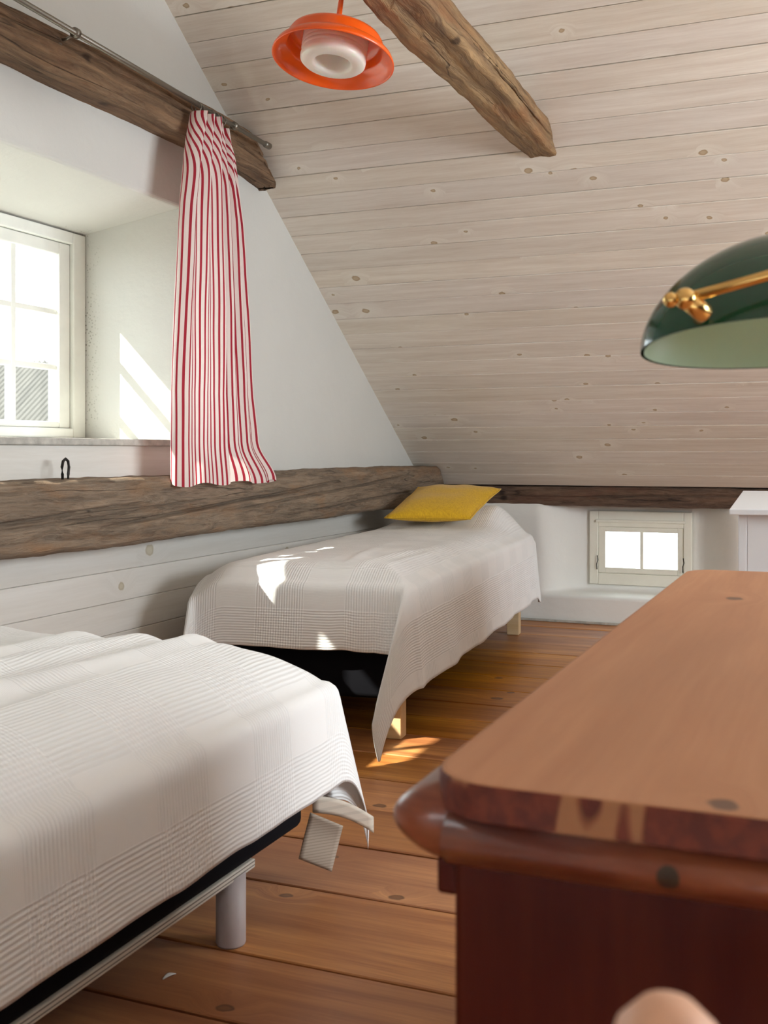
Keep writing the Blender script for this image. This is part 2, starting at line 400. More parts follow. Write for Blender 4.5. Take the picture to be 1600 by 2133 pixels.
while zb > .05:                         # whitewashed boards below the wall beam
    bm = bmesh.new(); box(bm, -3.4, 3.4, -.0495, .0495, -.01, .007, .002, 1)
    o = link('board', bm, M['wallboard'], wall_left); o.matrix_local = Matrix(((0, 0, 1, XL), (1, 0, 0, 2.35), (0, 1, 0, zb - .05), (0, 0, 0, 1))); zb -= .1
bm = bmesh.new(); box(bm, -1.0, 1.0, -.058, .055, -.01, .006, .003, 1)
o = link('board', bm, M['wallboard'], wall_left); o.matrix_local = Matrix(((0, 0, 1, XL), (1, 0, 0, 2.37), (0, 1, 0, .868), (0, 0, 0, 1)))
bm = bmesh.new(); box(bm, -2.56, -2.125, 1.452, 3.322, .921, .943, .004, 2)
for f_ in bm.faces: f_.material_index = 1 if f_.normal.x > .5 or f_.calc_center_median().x > -2.13 else 0
props(link('trim_1', bm, [M['winwhite'], M['sill']]), kind='structure')

# knee wall with a rounded niche, over the low window
def knee(x, z):
    fx = min(ss(-1.50, -1.26, x), 1 - ss(-.71, -.44, x)); fz = ss(.135, .165, z)
    base = YK + .006 * noise.noise((x * 2.2, z * 2.2, 3)) + .003 * noise.noise((x * 9, z * 9, 1))
    return base + .19 * fx * fz + .07 * ss(.605, .66, z) * (1 - fx * fz)
NX0, NX1, NZ0, NZ1 = -1.25, -.72, .19, .585
xs = sorted(set([-2.2 + .05 * i for i in range(11)] + [-1.65 + .02 * i for i in range(20)] + [NX0, NX1] + [-1.2 + .06 * i for i in range(8)] + [-.72 + .02 * i for i in range(17)] + [-.38 + .25 * i for i in range(12)]))
zs = sorted(set([-.03, .03, .08, .11, .125, .135, .145, .155, .165, .178, NZ0, NZ1, .62, .7, .85] + [.23 + .04 * i for i in range(9)]))
bm = bmesh.new(); V = {}
for x in xs:
    for z in zs:
        fz = ss(.12, .17, z); zz = z + .05 * ss(.165, NZ0, z) * 0
        V[x, z] = bm.verts.new((x, knee(x, z), z))
for i in range(len(xs) - 1):
    for j in range(len(zs) - 1):
        xm, zm = (xs[i] + xs[i + 1]) / 2, (zs[j] + zs[j + 1]) / 2
        if NX0 < xm < NX1 and NZ0 < zm < NZ1: continue
        bm.faces.new((V[xs[i], zs[j]], V[xs[i + 1], zs[j]], V[xs[i + 1], zs[j + 1]], V[xs[i], zs[j + 1]]))
be = [e for e in bm.edges if e.is_boundary]
r = bmesh.ops.extrude_edge_only(bm, edges=be)
for v in r['geom']:
    if isinstance(v, bmesh.types.BMVert): v.co.y = 6.06
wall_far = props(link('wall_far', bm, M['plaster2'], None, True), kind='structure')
bx('baseboard_far', (-2.14, 2.3, 5.742, 5.758, 0, .012), M['sill'], bev=.003, kind='structure')
# right wall and the knee wall behind the camera, each with an unseen window opening added to let in fill
def holed(name, P, Q):
    bm = bmesh.new()
    a = [bm.verts.new(p) for p in P]; b = [bm.verts.new(p) for p in Q]
    for k in range(4): bm.faces.new((a[k], a[(k + 1) % 4], b[(k + 1) % 4], b[k]))
    r = bmesh.ops.solidify(bm, geom=bm.faces[:], thickness=.1)
    return props(link(name, bm, M['plaster2']), kind='structure')
holed('wall_right', [(XR, -1.2, -.05), (XR, 6, -.05), (XR, 6, 3.3), (XR, -1.2, 3.3)], [(XR, 1.5, .8), (XR, 3.3, .8), (XR, 3.3, 1.95), (XR, 1.5, 1.95)])
holed('wall_back', [(-2.2, YB, -.05), (2.4, YB, -.05), (2.4, YB, .9), (-2.2, YB, .9)], [(-1.0, YB, .35), (1.4, YB, .35), (1.4, YB, .68), (-1.0, YB, .68)])
for nm, dm, mn in (('added_window_3', (2.36, 2.44, 1.5, 3.3, .8, 1.95), 0), ('added_window_4', (-1.0, 1.4, YB - .08, YB - .02, .35, .68), 1)):  # unseen frames for the two openings added for fill light
    bm = bmesh.new(); x0, x1, y0, y1, z0, z1 = dm; t = .05
    if mn == 0:
        for a in ((x0, x1, y0, y0 + t, z0, z1), (x0, x1, y1 - t, y1, z0, z1), (x0, x1, y0, y1, z0, z0 + t), (x0, x1, y0, y1, z1 - t, z1), (x0, x1, 2.38, 2.42, z0, z1)): box(bm, *a)
    else:
        for a in ((x0, x0 + t, y0, y1, z0, z1), (x1 - t, x1, y0, y1, z0, z1), (x0, x1, y0, y1, z0, z0 + t), (x0, x1, y0, y1, z1 - t, z1), (.18, .22, y0, y1, z0, z1)): box(bm, *a)
    props(link(nm, bm, M['winwhite']), kind='structure')

# ------------------------------------------------------------------ gable window
w1 = empty('window_1', (-2.56, 2.39, .95), kind='structure')
def wbox(name, dims, mat, par, bev=.003):
    bm = bmesh.new(); l = Vector((0, 0, 0)); q = par
    while q: l += q.location; q = q.parent
    box(bm, dims[0] - l.x, dims[1] - l.x, dims[2] - l.y, dims[3] - l.y, dims[4] - l.z, dims[5] - l.z, bev, 2)
    return link(name, bm, mat, par)
wx0, wx1 = -2.605, -2.53
for d in ((wx0, wx1, 3.215, 3.283, .951, 1.684), (wx0, wx1, 1.502, 1.57, .951, 1.684), (wx0, wx1, 1.57, 3.215, .951, .985), (wx0, wx1, 1.57, 3.215, 1.642, 1.684)):
    wbox('frame_rail', d, M['winwhite'], w1, .005)
for y0, y1 in ((1.572, 2.118), (2.120, 2.666), (2.668, 3.213)):
    sash = bpy.data.objects.new('sash', None); C.objects.link(sash); sash.parent = w1
    sx0, sx1 = -2.595, -2.545
    for d in ((sx0, sx1, y0, y0 + .048, .986, 1.641), (sx0, sx1, y1 - .058, y1, .986, 1.641), (sx0, sx1, y0 + .048, y1 - .058, .986, 1.008), (sx0, sx1, y0 + .048, y1 - .058, 1.598, 1.641)):
        wbox('stile', d, M['winwhite'], sash, .004)
    ym = (y0 + y1 - .01) / 2
    wbox('muntin', (-2.585, -2.557, ym - .012, ym + .012, 1.005, 1.60), M['winwhite'], sash, .003)
    for zz in (1.20, 1.395): wbox('muntin', (-2.583, -2.559, y0 + .045, y1 - .055, zz - .010, zz + .010), M['winwhite'], sash, .003)
    for a, b in ((y0 + .044, ym - .006), (ym + .006, y1 - .054)):
        for c0, c1 in ((1.004, 1.196), (1.204, 1.391), (1.399, 1.602)):
            wbox('pane', (-2.573, -2.570, a, b, c0, c1), M['glass'], sash, 0)
# low window in the knee wall
w2 = empty('window_2', (-.985, 5.95, .2), kind='structure')
for d in ((-1.252, -1.205, 5.93, 6.0, .19, .585), (-.757, -.715, 5.93, 6.0, .19, .585), (-1.205, -.757, 5.93, 6.0, .19, .25), (-1.205, -.757, 5.93, 6.0, .50, .585)):
    wbox('frame_rail', d, M['cream'], w2, .004)
wbox('casing_strip', (-1.215, -.745, 5.918, 5.932, .525, .540), M['cream'], w2, .003)
sash = bpy.data.objects.new('sash', None); C.objects.link(sash); sash.parent = w2
for d in ((-1.204, -1.167, 5.938, 5.975, .251, .499), (-.789, -.758, 5.938, 5.975, .251, .499), (-1.167, -.789, 5.938, 5.975, .251, .281), (-1.167, -.789, 5.938, 5.975, .473, .499)):
    wbox('stile', d, M['cream'], sash, .003)
wbox('muntin', (-.984, -.966, 5.942, 5.97, .28, .475), M['cream'], sash, .003)
for a, b in ((-1.169, -.982), (-.968, -.787)): wbox('pane', (a, b, 5.955, 5.958, .279, .475), M['glass'], sash, 0)
for xx in (-1.207, -.757):
    bm = bmesh.new(); tube(bm, [(xx + .985, -.03, .145), (xx + .985 + .004, -.034, .12), (xx + .985 - .003, -.032, .10), (xx + .985 - .002, -.028, .07)], .0028, 8); link('window_hook', bm, M['iron'], w2, True)

# ------------------------------------------------------------------ timbers
def timber(name, L, H, D, mat, amp=.006, cracks=(), chamfer=.012, nx=260, nh=14, nd=10, endf=None, seed=0, **kw):
    """rounded rectangle swept along local X, hewn by noise; H along local Y, D along local Z"""
    bm = bmesh.new(); prof = []
    c = chamfer
    def edge(p0, p1, n): return [(p0[0] + (p1[0] - p0[0]) * k / n, p0[1] + (p1[1] - p0[1]) * k / n) for k in range(n)]
    h, d = H / 2, D / 2
    prof = edge((-h + c, -d), (h - c, -d), nh) + edge((h - c, -d), (h, -d + c), 2) + edge((h, -d + c), (h, d - c), nd) + edge((h, d - c), (h - c, d), 2) + edge((h - c, d), (-h + c, d), nh) + edge((-h + c, d), (-h, d - c), 2) + edge((-h, d - c), (-h, -d + c), nd) + edge((-h, -d + c), (-h + c, -d), 2)
    rings = []
    for i in range(nx + 1):
        x = -L / 2 + L * i / nx; rg = []
        for (a, b) in prof:
            sa, sb = a, b
            n1 = noise.noise((x * 1.4 + seed, a * 4, b * 4)); n2 = noise.noise((x * 7 + seed, a * 22, b * 22 + 5)); n3 = noise.noise((x * 22, a * 60 + seed, b * 60))
            k = 1 + (amp * (n1 * 1.3 + n2 * .7 + n3 * .35)) / max(.03, math.hypot(a, b))
            sa *= k; sb *= k
            for (x0, a0, x1, a1, wdt, dep) in cracks:
                if b > 0 and x0 < x < x1:
                    t = (x - x0) / (x1 - x0); al = a0 + (a1 - a0) * t + .006 * noise.noise((x * 2.2, a0 * 30, 2)) + .0015 * noise.noise((x * 30, a0 * 30, 2))
                    e = math.sin(math.pi * t) ** .4; q = abs(a - al) / (wdt)
                    if q < 1: sb -= dep * e * (1 - q)
            p = Vector((x, sa, sb))
            if endf: p = endf(p)
            rg.append(bm.verts.new(p))
        rings.append(rg)
    N = len(prof)
    for i in range(nx):
        for k in range(N): bm.faces.new((rings[i][k], rings[i][(k + 1) % N], rings[i + 1][(k + 1) % N], rings[i + 1][k]))
    bm.faces.new(rings[0][::-1]); bm.faces.new(rings[-1])
    return props(link(name, bm, mat, None, True), **kw)
WY = lambda x, y, z: Matrix(((0, 0, 1, x), (1, 0, 0, y), (0, 1, 0, z), (0, 0, 0, 1)))      # local X->world Y, Y->Z, Z->X
# heavy lower wall beam: face x=-2.0, z .62-.823
def low_end(p):
    # cut the far end along the roof slope
    yw = p.x + 2.45; zw = p.y + .7215
    lim = 5.585 + (.72 - zw) / SL * .55 + .14 - .03
    lim = min(lim, 5.60 + (.84 - zw) / SL + (-.02))
    if yw > lim: p.x = lim - 2.45
    return p
b_low = timber('wall_beam', 6.8, .203, .15, M['beam_low'], .007, cracks=[(-1.4, -.062, .45, .02, .008, .03), (.2, -.045, 1.9, .05, .009, .034), (1.0, -.03, 2.7, .06, .007, .024), (-.2, -.03, .8, .02, .006, .016), (-1.0, .05, -.1, .07, .006, .014), (1.6, -.06, 2.8, -.02, .007, .02)], chamfer=.016, nx=640, nh=56, endf=low_end, seed=3,
    label='heavy weathered grey-brown beam along the window wall just above the beds', cat='beam')
b_low.matrix_world = WY(-2.073, 2.45, .7215)
def up_end(p):
    yw = p.x + 2.1; zw = p.y + 2.052
    lim = 5.595 + (.84 - zw) / SL - .035
    bend = ss(3.45, 4.0, yw)
    if p.y > 0: p.y *= 1 - .40 * (1 - ss(2.1, 3.1, yw))
    p.y -= .03 * bend * bend
    if yw > lim: p.x = lim - 2.1; 
    if yw > 3.55: p.z = p.z if p.z < 0 else p.z - .01
    return p
b_up = timber('wall_beam', 4.0, .142, .12, M['beam_up'], .006, cracks=[(-1.4, .03, .9, .015, .006, .018), (.5, .01, 1.9, .005, .006, .018), (.9, .04, 1.9, -.03, .005, .012)], chamfer=.012, nx=360, nh=32, endf=up_end, seed=11,
    label='brown hewn beam high on the window wall behind the curtain rod', cat='beam')
b_up.matrix_world = WY(-2.11, 2.1, 2.048)
def tie_end(p):
    yw = p.x + 2.35; zw = p.y + 2.025
    for s_, in ((1,),):
        lim = 5.595 + (.84 - zw) / SL
        if yw > lim + .03: p.x = lim + .03 - 2.35
    t = ss(3.3, 3.95, yw); p.z *= 1 - .12 * t
    p.z += .01 * noise.noise((yw * 1.5, 1, 1)) * 2
    if p.y < 0 and p.z > 0: p.y += .018 * (1 - t)          # waney lower edge
    return p
b_tie = timber('tie_beam', 3.6, .105, .125, M['beam_tie'], .006, cracks=[(-.3, .0, 1.3, .012, .006, .02), (.7, -.02, 1.5, -.005, .005, .014)], chamfer=.007, nx=300, nh=20, nd=16, endf=tie_end, seed=21,
    label='golden-brown hewn timber overhead that ends against the sloping board ceiling', cat='beam')
b_tie.matrix_world = WY(-.998, 2.35, 2.025)
b_knee = timber('eaves_beam', 4.4, .10, .20, M['beam_knee'], .008, cracks=[(-2, -.01, -.6, .015, .005, .012), (-.8, .01, .7, -.02, .006, .016)], chamfer=.01, nx=340, nh=20, endf=lambda p: Vector((p.x, p.y + .012 * ss(-1.0, -.2, -abs(p.x + 1)) * 0, p.z)), seed=31,
    label='dark worm-eaten eaves beam lying above the small low window', cat='beam')
b_knee.matrix_world = Matrix(((1, 0, 0, .2), (0, 0, -1, 5.878), (0, 1, 0, .668), (0, 0, 0, 1)))

# iron staple on the lower beam
bm = bmesh.new()
tube(bm, [(0, -.013, -.012), (0, -.014, .015), (0, -.016, .035), (0, -.011, .052), (0, 0, .059), (0, .011, .052), (0, .015, .035), (0, .012, .015), (0, .011, -.012)], .0042, 8)
o = link('iron_staple', bm, M['iron'], None, True); o.location = (-2.075, 2.60, .822); props(o, 'small black iron staple standing on the wall beam below the window', 'hook')

# ------------------------------------------------------------------ curtain rod
rod = empty('curtain_rod', (-2.0, 2.6, 2.075), label='thin brushed steel curtain rod running below the upper wall beam', cat='curtain rod')
def rz(y): return 2.093 - (y - 2.3) * .024 - 2.075
bm = bmesh.new(); tube(bm, [(0, .9 - 2.6, rz(.9)), (0, 2.2 - 2.6, rz(2.2))], .0105, 14); tube(bm, [(0, 2.2 - 2.6, rz(2.2)), (0, 3.67 - 2.6, rz(3.67))], .0085, 14); link('pole', bm, M['steel'], rod, True)
bm = bmesh.new(); tube(bm, [(0, 1.06, rz(3.66)), (0, 1.07, rz(3.67)), (0, 1.095, rz(3.69)), (0, 1.10, rz(3.7))], [.0105, .0125, .0125, .009], 16); link('finial', bm, M['steel'], rod, True)
for yb in (2.55, 3.435):
    bm = bmesh.new(); y = yb - 2.6; z = rz(yb)
    tube(bm, [(0, y - .008, z), (0, y + .008, z)], .0145, 14)
    tube(bm, [(-.012, y, z - .006), (-.03, y, z - .012), (-.058, y, z - .014)], .0045, 8)
    box(bm, -.062, -.052, y - .007, y + .007, z - .055, z + .004, .002)
    link('bracket', bm, M['steel'], rod, True)

# ------------------------------------------------------------------ curtain
def cr(P, t):
    n = len(P) - 1; x = min(max(t, 0), 1) * n; i = min(int(x), n - 1); f = x - i
    p0, p1, p2, p3 = P[max(i - 1, 0)], P[i], P[i + 1], P[min(i + 2, n)]
    return tuple(.5 * (2 * b + (c_ - a) * f + (2 * a - 5 * b + 4 * c_ - d) * f * f + (3 * b - a - 3 * c_ + d) * f ** 3) for a, b, c_, d in zip(p0, p1, p2, p3))
# rows from top to hem: z, y-left, y-middle fold, y-right
rows = [(2.045, 3.165, 3.275, 3.36, 0), (1.95, 3.135, 3.275, 3.405, .2), (1.72, 3.09, 3.29, 3.46, .5), (1.40, 3.055, 3.30, 3.50, .75), (1.10, 3.035, 3.30, 3.53, .9), (.95, 3.03, 3.31, 3.56, 1), (.792, 3.03, 3.33, 3.66, 1)]
def section(r):
    z, a, m, b, k = r; w1_, w2_ = m - a, b - m; x = -1.985 + .012 * k; q = 1 - k
    pts = [(a + .035, x - .05), (a + .012, x - .035), (a, x - .01), (a + .14 * w1_, x + .012 + .016 * q), (a + .33 * w1_, x + .008 - .02 * q), (a + .52 * w1_, x + .014 + .018 * q), (a + .72 * w1_, x + .012 - .014 * q), (a + .9 * w1_, x + .022 + .012 * q), (m, x + .02),
           (m - .012, x - .005), (m - .02, x - .03), (m + .0, x - .034), (m + .2 * w2_, x - .018), (m + .4 * w2_, x + .004 + .012 * q), (m + .55 * w2_, x - .012 - .016 * q), (m + .72 * w2_, x + .004 + .014 * q), (m + .88 * w2_, x - .008), (b, x + .002), (b - .01, x - .03), (b - .04, x - .045)]
    return pts
secs = [section(r) for r in rows]
# cloth coordinate from the widest section
acc = [0]
for i in range(1, 20): acc.append(acc[-1] + math.dist(secs[-2][i], secs[-2][i - 1]) * 1.0)
def curt(u, v):
    # v: 0 top .. 1 hem
    zt = 2.045 + (.792 - 2.045) * v
    j = 0
    while j < len(rows) - 2 and rows[j + 1][0] > zt: j += 1
    f = (rows[j][0] - zt) / (rows[j][0] - rows[j + 1][0]); f = f * f * (3 - 2 * f) if j == len(rows) - 2 else f
    p = cr(secs[j], u); q = cr(secs[j + 1], u)
    y = p[0] + (q[0] - p[0]) * f; x = p[1] + (q[1] - p[1]) * f
    lean = 0
    if v < .14: y += .03 * (1 - v / .14) * math.sin(u * 9) * .3
    z = zt + .006 * math.sin(u * 31) * v ** 6 - .012 * ss(.45, 1, u) * (1 - v) * 6 * (1 - ss(0, .15, v)) * .35
    x += .004 * noise.noise((u * 9, v * 5, 2)) + .02 * ss(.55, .75, u) * ss(.9, 1, v)
    return (x, y, z)
def cuv(u, v):
    x = u * 19; i = min(int(x), 18); L = acc[i] + (acc[i + 1] - acc[i]) * (x - i)
    # near the heading the cloth twists, so the stripes run slantwise
    sk = .10 * (1 - ss(0, .22, v)) ** 2
    return (L + sk, v * 1.3)
bm = bmesh.new(); grid_mesh(bm, 190, 110, curt, cuv)
bmesh.ops.translate(bm, vec=(1.98, -3.3, -.79), verts=bm.verts[:])
curtain = empty('curtain', (-1.98, 3.3, .79), label='gathered red and cream striped curtain hanging at the right of the window', cat='curtain')
link('curtain_cloth', bm, M['curtain'], curtain, 'keep')
for k, yy in enumerate((3.185, 3.205, 3.27, 3.30, 3.325, 3.345)):
    bm = bmesh.new(); pts = []
    zc_ = 2.075 + rz(yy) - .010; tl = (.45, .9, .2, .55, -.3, .3)[k]
    for a in range(20):
        t = 2 * math.pi * a / 20; pts.append((-2.0 + 1.98 + .017 * math.sin(t) * math.cos(tl), yy - 3.3 + .017 * math.sin(t) * math.sin(tl) * .8, zc_ - .79 + .018 * math.cos(t)))
    tube(bm, pts, .0018, 6, closed=True)
    tube(bm, [(-.02, yy - 3.3, zc_ - .79 - .016), (-.018, yy - 3.3, zc_ - .79 - .032)], .0022, 6)
    bmesh.ops.translate(bm, vec=(-1.98 + 2.0, 3.3 - 2.6, .79 - 2.075), verts=bm.verts[:]); link('curtain_ring', bm, M['steel'], rod, True)

# ------------------------------------------------------------------ pendant lamp
pen = empty('pendant_lamp', (-1.14, 2.43, 1.852), label='orange plastic pendant lamp with a white ribbed glass core', cat='lamp')
# the shade hangs a little crooked
view = Vector((math.cos(TH), math.sin(TH), 0)); fw = Vector((-math.sin(TH), math.cos(TH), 0))
TM = Matrix.Rotation(R_(7.0), 4, fw) @ Matrix.Rotation(R_(-8), 4, view)
bm = bmesh.new()
lathe(bm, [(0.006, 0.166), (0.007, 0.121), (0.011, 0.094), (0.017, 0.0814), (0.03, 0.0742), (0.07, 0.0706), (0.098, 0.067), (0.112, 0.0605), (0.117, 0.0518), (0.118, 0.0374), (0.122, 0.0302), (0.134, 0.0245), (0.144, 0.0158), (0.149, 0.0058), (0.15, 0.0), (0.1475, -0.0007), (0.1455, 0.0029), (0.141, 0.0115), (0.131, 0.0202), (0.119, 0.0259), (0.114, 0.0331), (0.113, 0.0504), (0.108, 0.0569), (0.09, 0.0634), (0.03, 0.0684), (0.004, 0.0792)], 72)
link('lamp_shade', bm, M['orange'], pen, True, TM)
bm = bmesh.new()
pr = [(.079, .067)]
for k in range(5): z = .062 - k * .010; pr += [(.0805, z), (.0785, z - .004), (.0785, z - .006)]
pr += [(.0805, .006), (.0795, -.003), (.074, -.008), (.050, -.010), (.046, -.007), (.044, 0), (.043, .02), (.041, .03), (.040, .05), (.03, .055), (0, .056)]
lathe(bm, pr, 64); link('glass_diffuser', bm, M['opal'], pen, True, TM)
bm = bmesh.new(); top = TM @ Vector((0, 0, .16)); tube(bm, [top, top + Vector((0, 0, .1)), Vector((top.x, top.y, .5)), (0, 0, 1.11)], .003, 8); link('cord', bm, M['orange'], pen, True)

# ------------------------------------------------------------------ beds
def blanket(name, org, Rv, Fv, W, L, orr, ol, of, oh, topf, mat, flare=.12, bulge=.12, wav=.012, hw=.0, seed=0, nu=110, nv=200, lclamp=-2.125, cpt=(0, .3), sag=.16, **kw):
    """cloth over a mattress: a across (right +), b towards the foot"""
    a0, a1, b0, b1 = -W / 2 - ol, W / 2 + orr, -oh, L + of
    R3, F3 = Vector((*Rv, 0)), Vector((*Fv, 0))
    rr = .028
    def hang(d):
        if d <= 0: return 0, 0
        q = rr * math.pi / 2
        if d < q: t = d / rr; return rr * math.sin(t), rr * (1 - math.cos(t))
        return rr + (d - q) * flare * .6, rr + (d - q) * .985
    def f(u, v):
        a = a0 + (a1 - a0) * u; b = b0 + (b1 - b0) * v
        ea = max(0, abs(a) - W / 2); eb = max(0, b - L, -b)
        ca = max(-W / 2, min(W / 2, a)); cb = max(0, min(L, b))
        sa = 1 if a > 0 else -1; sb = 1 if b > L / 2 else -1
        zt = topf(ca, cb); d = math.hypot(ea, eb)
        o, dn = hang(d)
        pa, pb = ca, cb
        if d > 0:
            ph = math.atan2(eb, ea); dirx, diry = math.cos(ph), math.sin(ph)
            k = min(1, d / .3)
            if ea > 0 and eb > 0:
                dn *= 1 + sag * math.sin(2 * ph) ** 2
                t_ = ph / (math.pi / 2)
                qa = (1 - t_) ** 2 * o + 2 * t_ * (1 - t_) * (o + cpt[0] * k); qb = t_ ** 2 * o + 2 * t_ * (1 - t_) * (o * .5 + cpt[1] * k)
            else:
                s_ = b if ea > 0 else a
                o += wav * k * (math.sin(s_ * 13 + seed) + .25 * math.sin(s_ * 29 + seed * 2) + .5) * k
            if ea > 0 and eb > 0: pa += sa * qa; pb += sb * qb
            else: pa += sa * dirx * o; pb += sb * diry * o
            zt -= dn
            if sb > 0 and eb > 0 and ea == 0: zt += 0
        zt += .0035 * noise.noise((a * 6, b * 6, seed)) + .0015 * noise.noise((a * 18, b * 18, seed))
        p = Vector(org) + R3 * pa + F3 * pb; p.z = max(zt, .012)
        if p.z > .575 and p.y > 3: p.x = max(p.x, -1.985 - .14 * (1 - ss(.575, .60, p.z)))
        if p.x < lclamp: p.x = lclamp
        return p
    bm = bmesh.new(); grid_mesh(bm, nu, nv, f, lambda u, v: (a0 + (a1 - a0) * u, b0 + (b1 - b0) * v))
    o = link(name, bm, mat, None, 'keep'); props(o, **kw)
    m = o.modifiers.new('thick', 'SOLIDIFY'); m.thickness = .003; m.offset = 0
    return o, f
def slab_mesh(bm, W, L, z0, z1, topf=None, inset=0, rad=.03):
    box(bm, -W / 2 + inset, W / 2 - inset, inset, L - inset, z0, z1, rad, 4)
# near bed
B1L = 2.06; B1W = .9; org1 = (-1.45, .02)
def top1(a, b):
    e = min(B1W / 2 - a, B1L - b, .6); e2 = min(a + B1W / 2, .6)
    z = .505 - .085 * max(0, 1 - e / .17) ** 2 - .05 * max(0, 1 - e2 / .15) ** 2
    for q0, sl, amp, wd in ((.17, .13, .024, .036), (.04, .08, .020, .036), (-.10, .12, .012, .035), (.27, .07, .006, .02), (-.30, .02, .012, .06)):
        q = a - q0 - sl * (b - 1.4) + .02 * math.sin(b * 5 + q0 * 20); z += amp * math.exp(-(q / wd) ** 2) * (1 - ss(B1L - .16, B1L, b)) * ss(0, .12, B1W / 2 - a)
    return z
bed1 = empty('bed', (-1.45, .02, 0), label='near single bed with a black base on round grey metal legs', cat='bed')
bm = bmesh.new(); box(bm, -.43, .43, .03, 2.02, .30, .385, .04, 4); link('mattress', bm, M['ticking'], bed1, True)
bm = bmesh.new(); box(bm, -.438, .438, .0, 2.0, .136, .30, .02, 4); link('bed_base', bm, M['black'], bed1, True)
bm = bmesh.new(); box(bm, -.436, .436, .02, 1.80, .121, .138, .003, 2); link('base_edging', bm, M['ticking'], bed1, False)
for lx in (-.40, .418):
    for ly in (.22, 1.74):
        bm = bmesh.new(); tube(bm, [(lx, ly, 0), (lx, ly, .004), (lx, ly, .126)], [.026, .0275, .0275], 32); link('leg', bm, M['legmetal'], bed1, True)
bl1, f1 = blanket('blanket', (*org1, 0), (1, 0), (0, 1), B1W, B1L, .228, .12, .28, -.04, top1, M['blanket'], flare=.10, cpt=(.02, .24), wav=.004, seed=1.0, nu=120, nv=220,
    label='white waffle-weave blanket over the near bed', cat='blanket')
# folded hem strip hanging from the corner of the near blanket
Vr, Vf = Vector((math.cos(TH), math.sin(TH), 0)), Vector((-math.sin(TH), math.cos(TH), 0))
bm = bmesh.new()
def strip(u, v):
    return Vr * (.066 * u - .024 * v) + Vector((0, 0, -.038 * u - .094 * v)) + Vf * (.03 * u + .004 * math.sin(v * 5))
grid_mesh(bm, 8, 14, strip, lambda u, v: (u * .1, v * .2))
o = link('hem_strip', bm, M['hemstrip'], None, 'keep'); m = o.modifiers.new('t', 'SOLIDIFY'); m.thickness = .003
o.parent = bl1; o.location = (-1.012, 2.047, .156); o['label'] = 'beige ribbed folded hem strip'
bm = bmesh.new()
grid_mesh(bm, 10, 4, lambda u, v: Vr * (.125 * u) + Vector((0, 0, -.075 * u - .038 * v + .012 * math.sin(u * 3))) + Vf * (.09 * u + .01 * v), lambda u, v: (u * .1, v * .1))
o = link('hem_fold', bm, M['hemfold'], None, 'keep'); m = o.modifiers.new('t', 'SOLIDIFY'); m.thickness = .004
o.parent = bl1; o.location = (-1.010, 2.052, .190)
# far bed
ang = math.atan2(.0924, .9957); Rv = (math.cos(ang), math.sin(ang)); Fv = (math.sin(ang), -math.cos(ang))
B2W = .70; B2L = 2.27
fr = Vector((-1.228, 3.137))          # right foot corner
o2 = fr - Vector(Rv) * B2W / 2 - Vector(Fv) * B2L
def top2(a, b):
    e = min(B2W / 2 - a, B2L - b); e2 = a + B2W / 2
    z = .545 - .05 * max(0, 1 - e / .12) ** 2 - .05 * max(0, 1 - e2 / .12) ** 2
    bf = B2L - b
    z += .095 * math.exp(-((b - .22) / .20) ** 2) * ss(0, .14, B2W / 2 - a) * ss(0, .25, a + B2W / 2)
    z -= .03 * (1 - ss(0, .10, b))
    for q0, sl, amp, wd in ((.20, .10, .012, .022), (.10, -.15, .008, .02), (.27, .02, .008, .015)):
        q = a - q0 - sl * (bf - .3); z += amp * math.exp(-(q / wd) ** 2) * math.exp(-((bf - .35) / .28) ** 2)
    return z
bed2 = empty('bed', (o2.x, o2.y, 0), ang, label='far single bed with a black base on square pale pine legs', cat='bed')
bed2.rotation_euler = (0, 0, ang)
def f2box(name, dims, mat, bev, smooth=True):
    x0, x1, q0, q1, z0, z1 = dims; bm = bmesh.new(); box(bm, x0, x1, -q1, -q0, z0, z1, bev, 3); return link(name, bm, mat, bed2, smooth)
f2box('mattress', (-.33, .335, .02, 2.24, .32, .50), M['black'], .04)
f2box('bed_base', (-.335, .347, .01, 2.26, .135, .32), M['black'], .02)
for lx in (-.28, .28):
    for q in (.10, 2.165): f2box('leg', (lx - .03 + .005, lx + .03 + .005, q - .03, q + .03, 0, .158), M['pine'], .003, False)
bl2, f2 = blanket('blanket', (o2.x, o2.y, 0), Rv, Fv, B2W, B2L,   .335, .22, .225, .04, top2, M['blanket2'], flare=.12, cpt=(-.13, .42), sag=.34, wav=.006, seed=2.3, nu=110, nv=220, lclamp=-2.128,
    label='white waffle-weave blanket over the far bed under the cushion', cat='blanket')
# cushion
NL, NR, FR, FL = Vector((-1.925, 4.66, .60)), Vector((-1.56, 4.80, .595)), Vector((-1.53, 5.19, .72)), Vector((-1.93, 5.11, .725))
ctr = (NL + NR + FR + FL) / 4
up = (NR - NL).cross(FL - NL).normalized()
def cush(sgn):
    def f(u, v):
        p = (NL * (1 - u) + NR * u) * (1 - v) + (FL * (1 - u) + FR * u) * v
        eu, ev = 1 - abs(2 * u - 1) ** 2.6, 1 - abs(2 * v - 1) ** 2.6
        pin = .016 * (math.sin(math.pi * u) * (1 - 2 * abs(v - .5) < .0) )
        h = .050 * (max(0, eu) * max(0, ev)) ** .55
        q = ctr.lerp(p, 1 - .05 * (math.sin(math.pi * u) * abs(2 * v - 1) ** 3 + math.sin(math.pi * v) * abs(2 * u - 1) ** 3))
        return q + up * sgn * (h + .002) + up * .004 * noise.noise((u * 5, v * 5, 1)) - ctr
    return f
bm = bmesh.new(); grid_mesh(bm, 36, 36, cush(1)); grid_mesh(bm, 36, 36, cush(-1)); bmesh.ops.remove_doubles(bm, verts=bm.verts[:], dist=.0045)
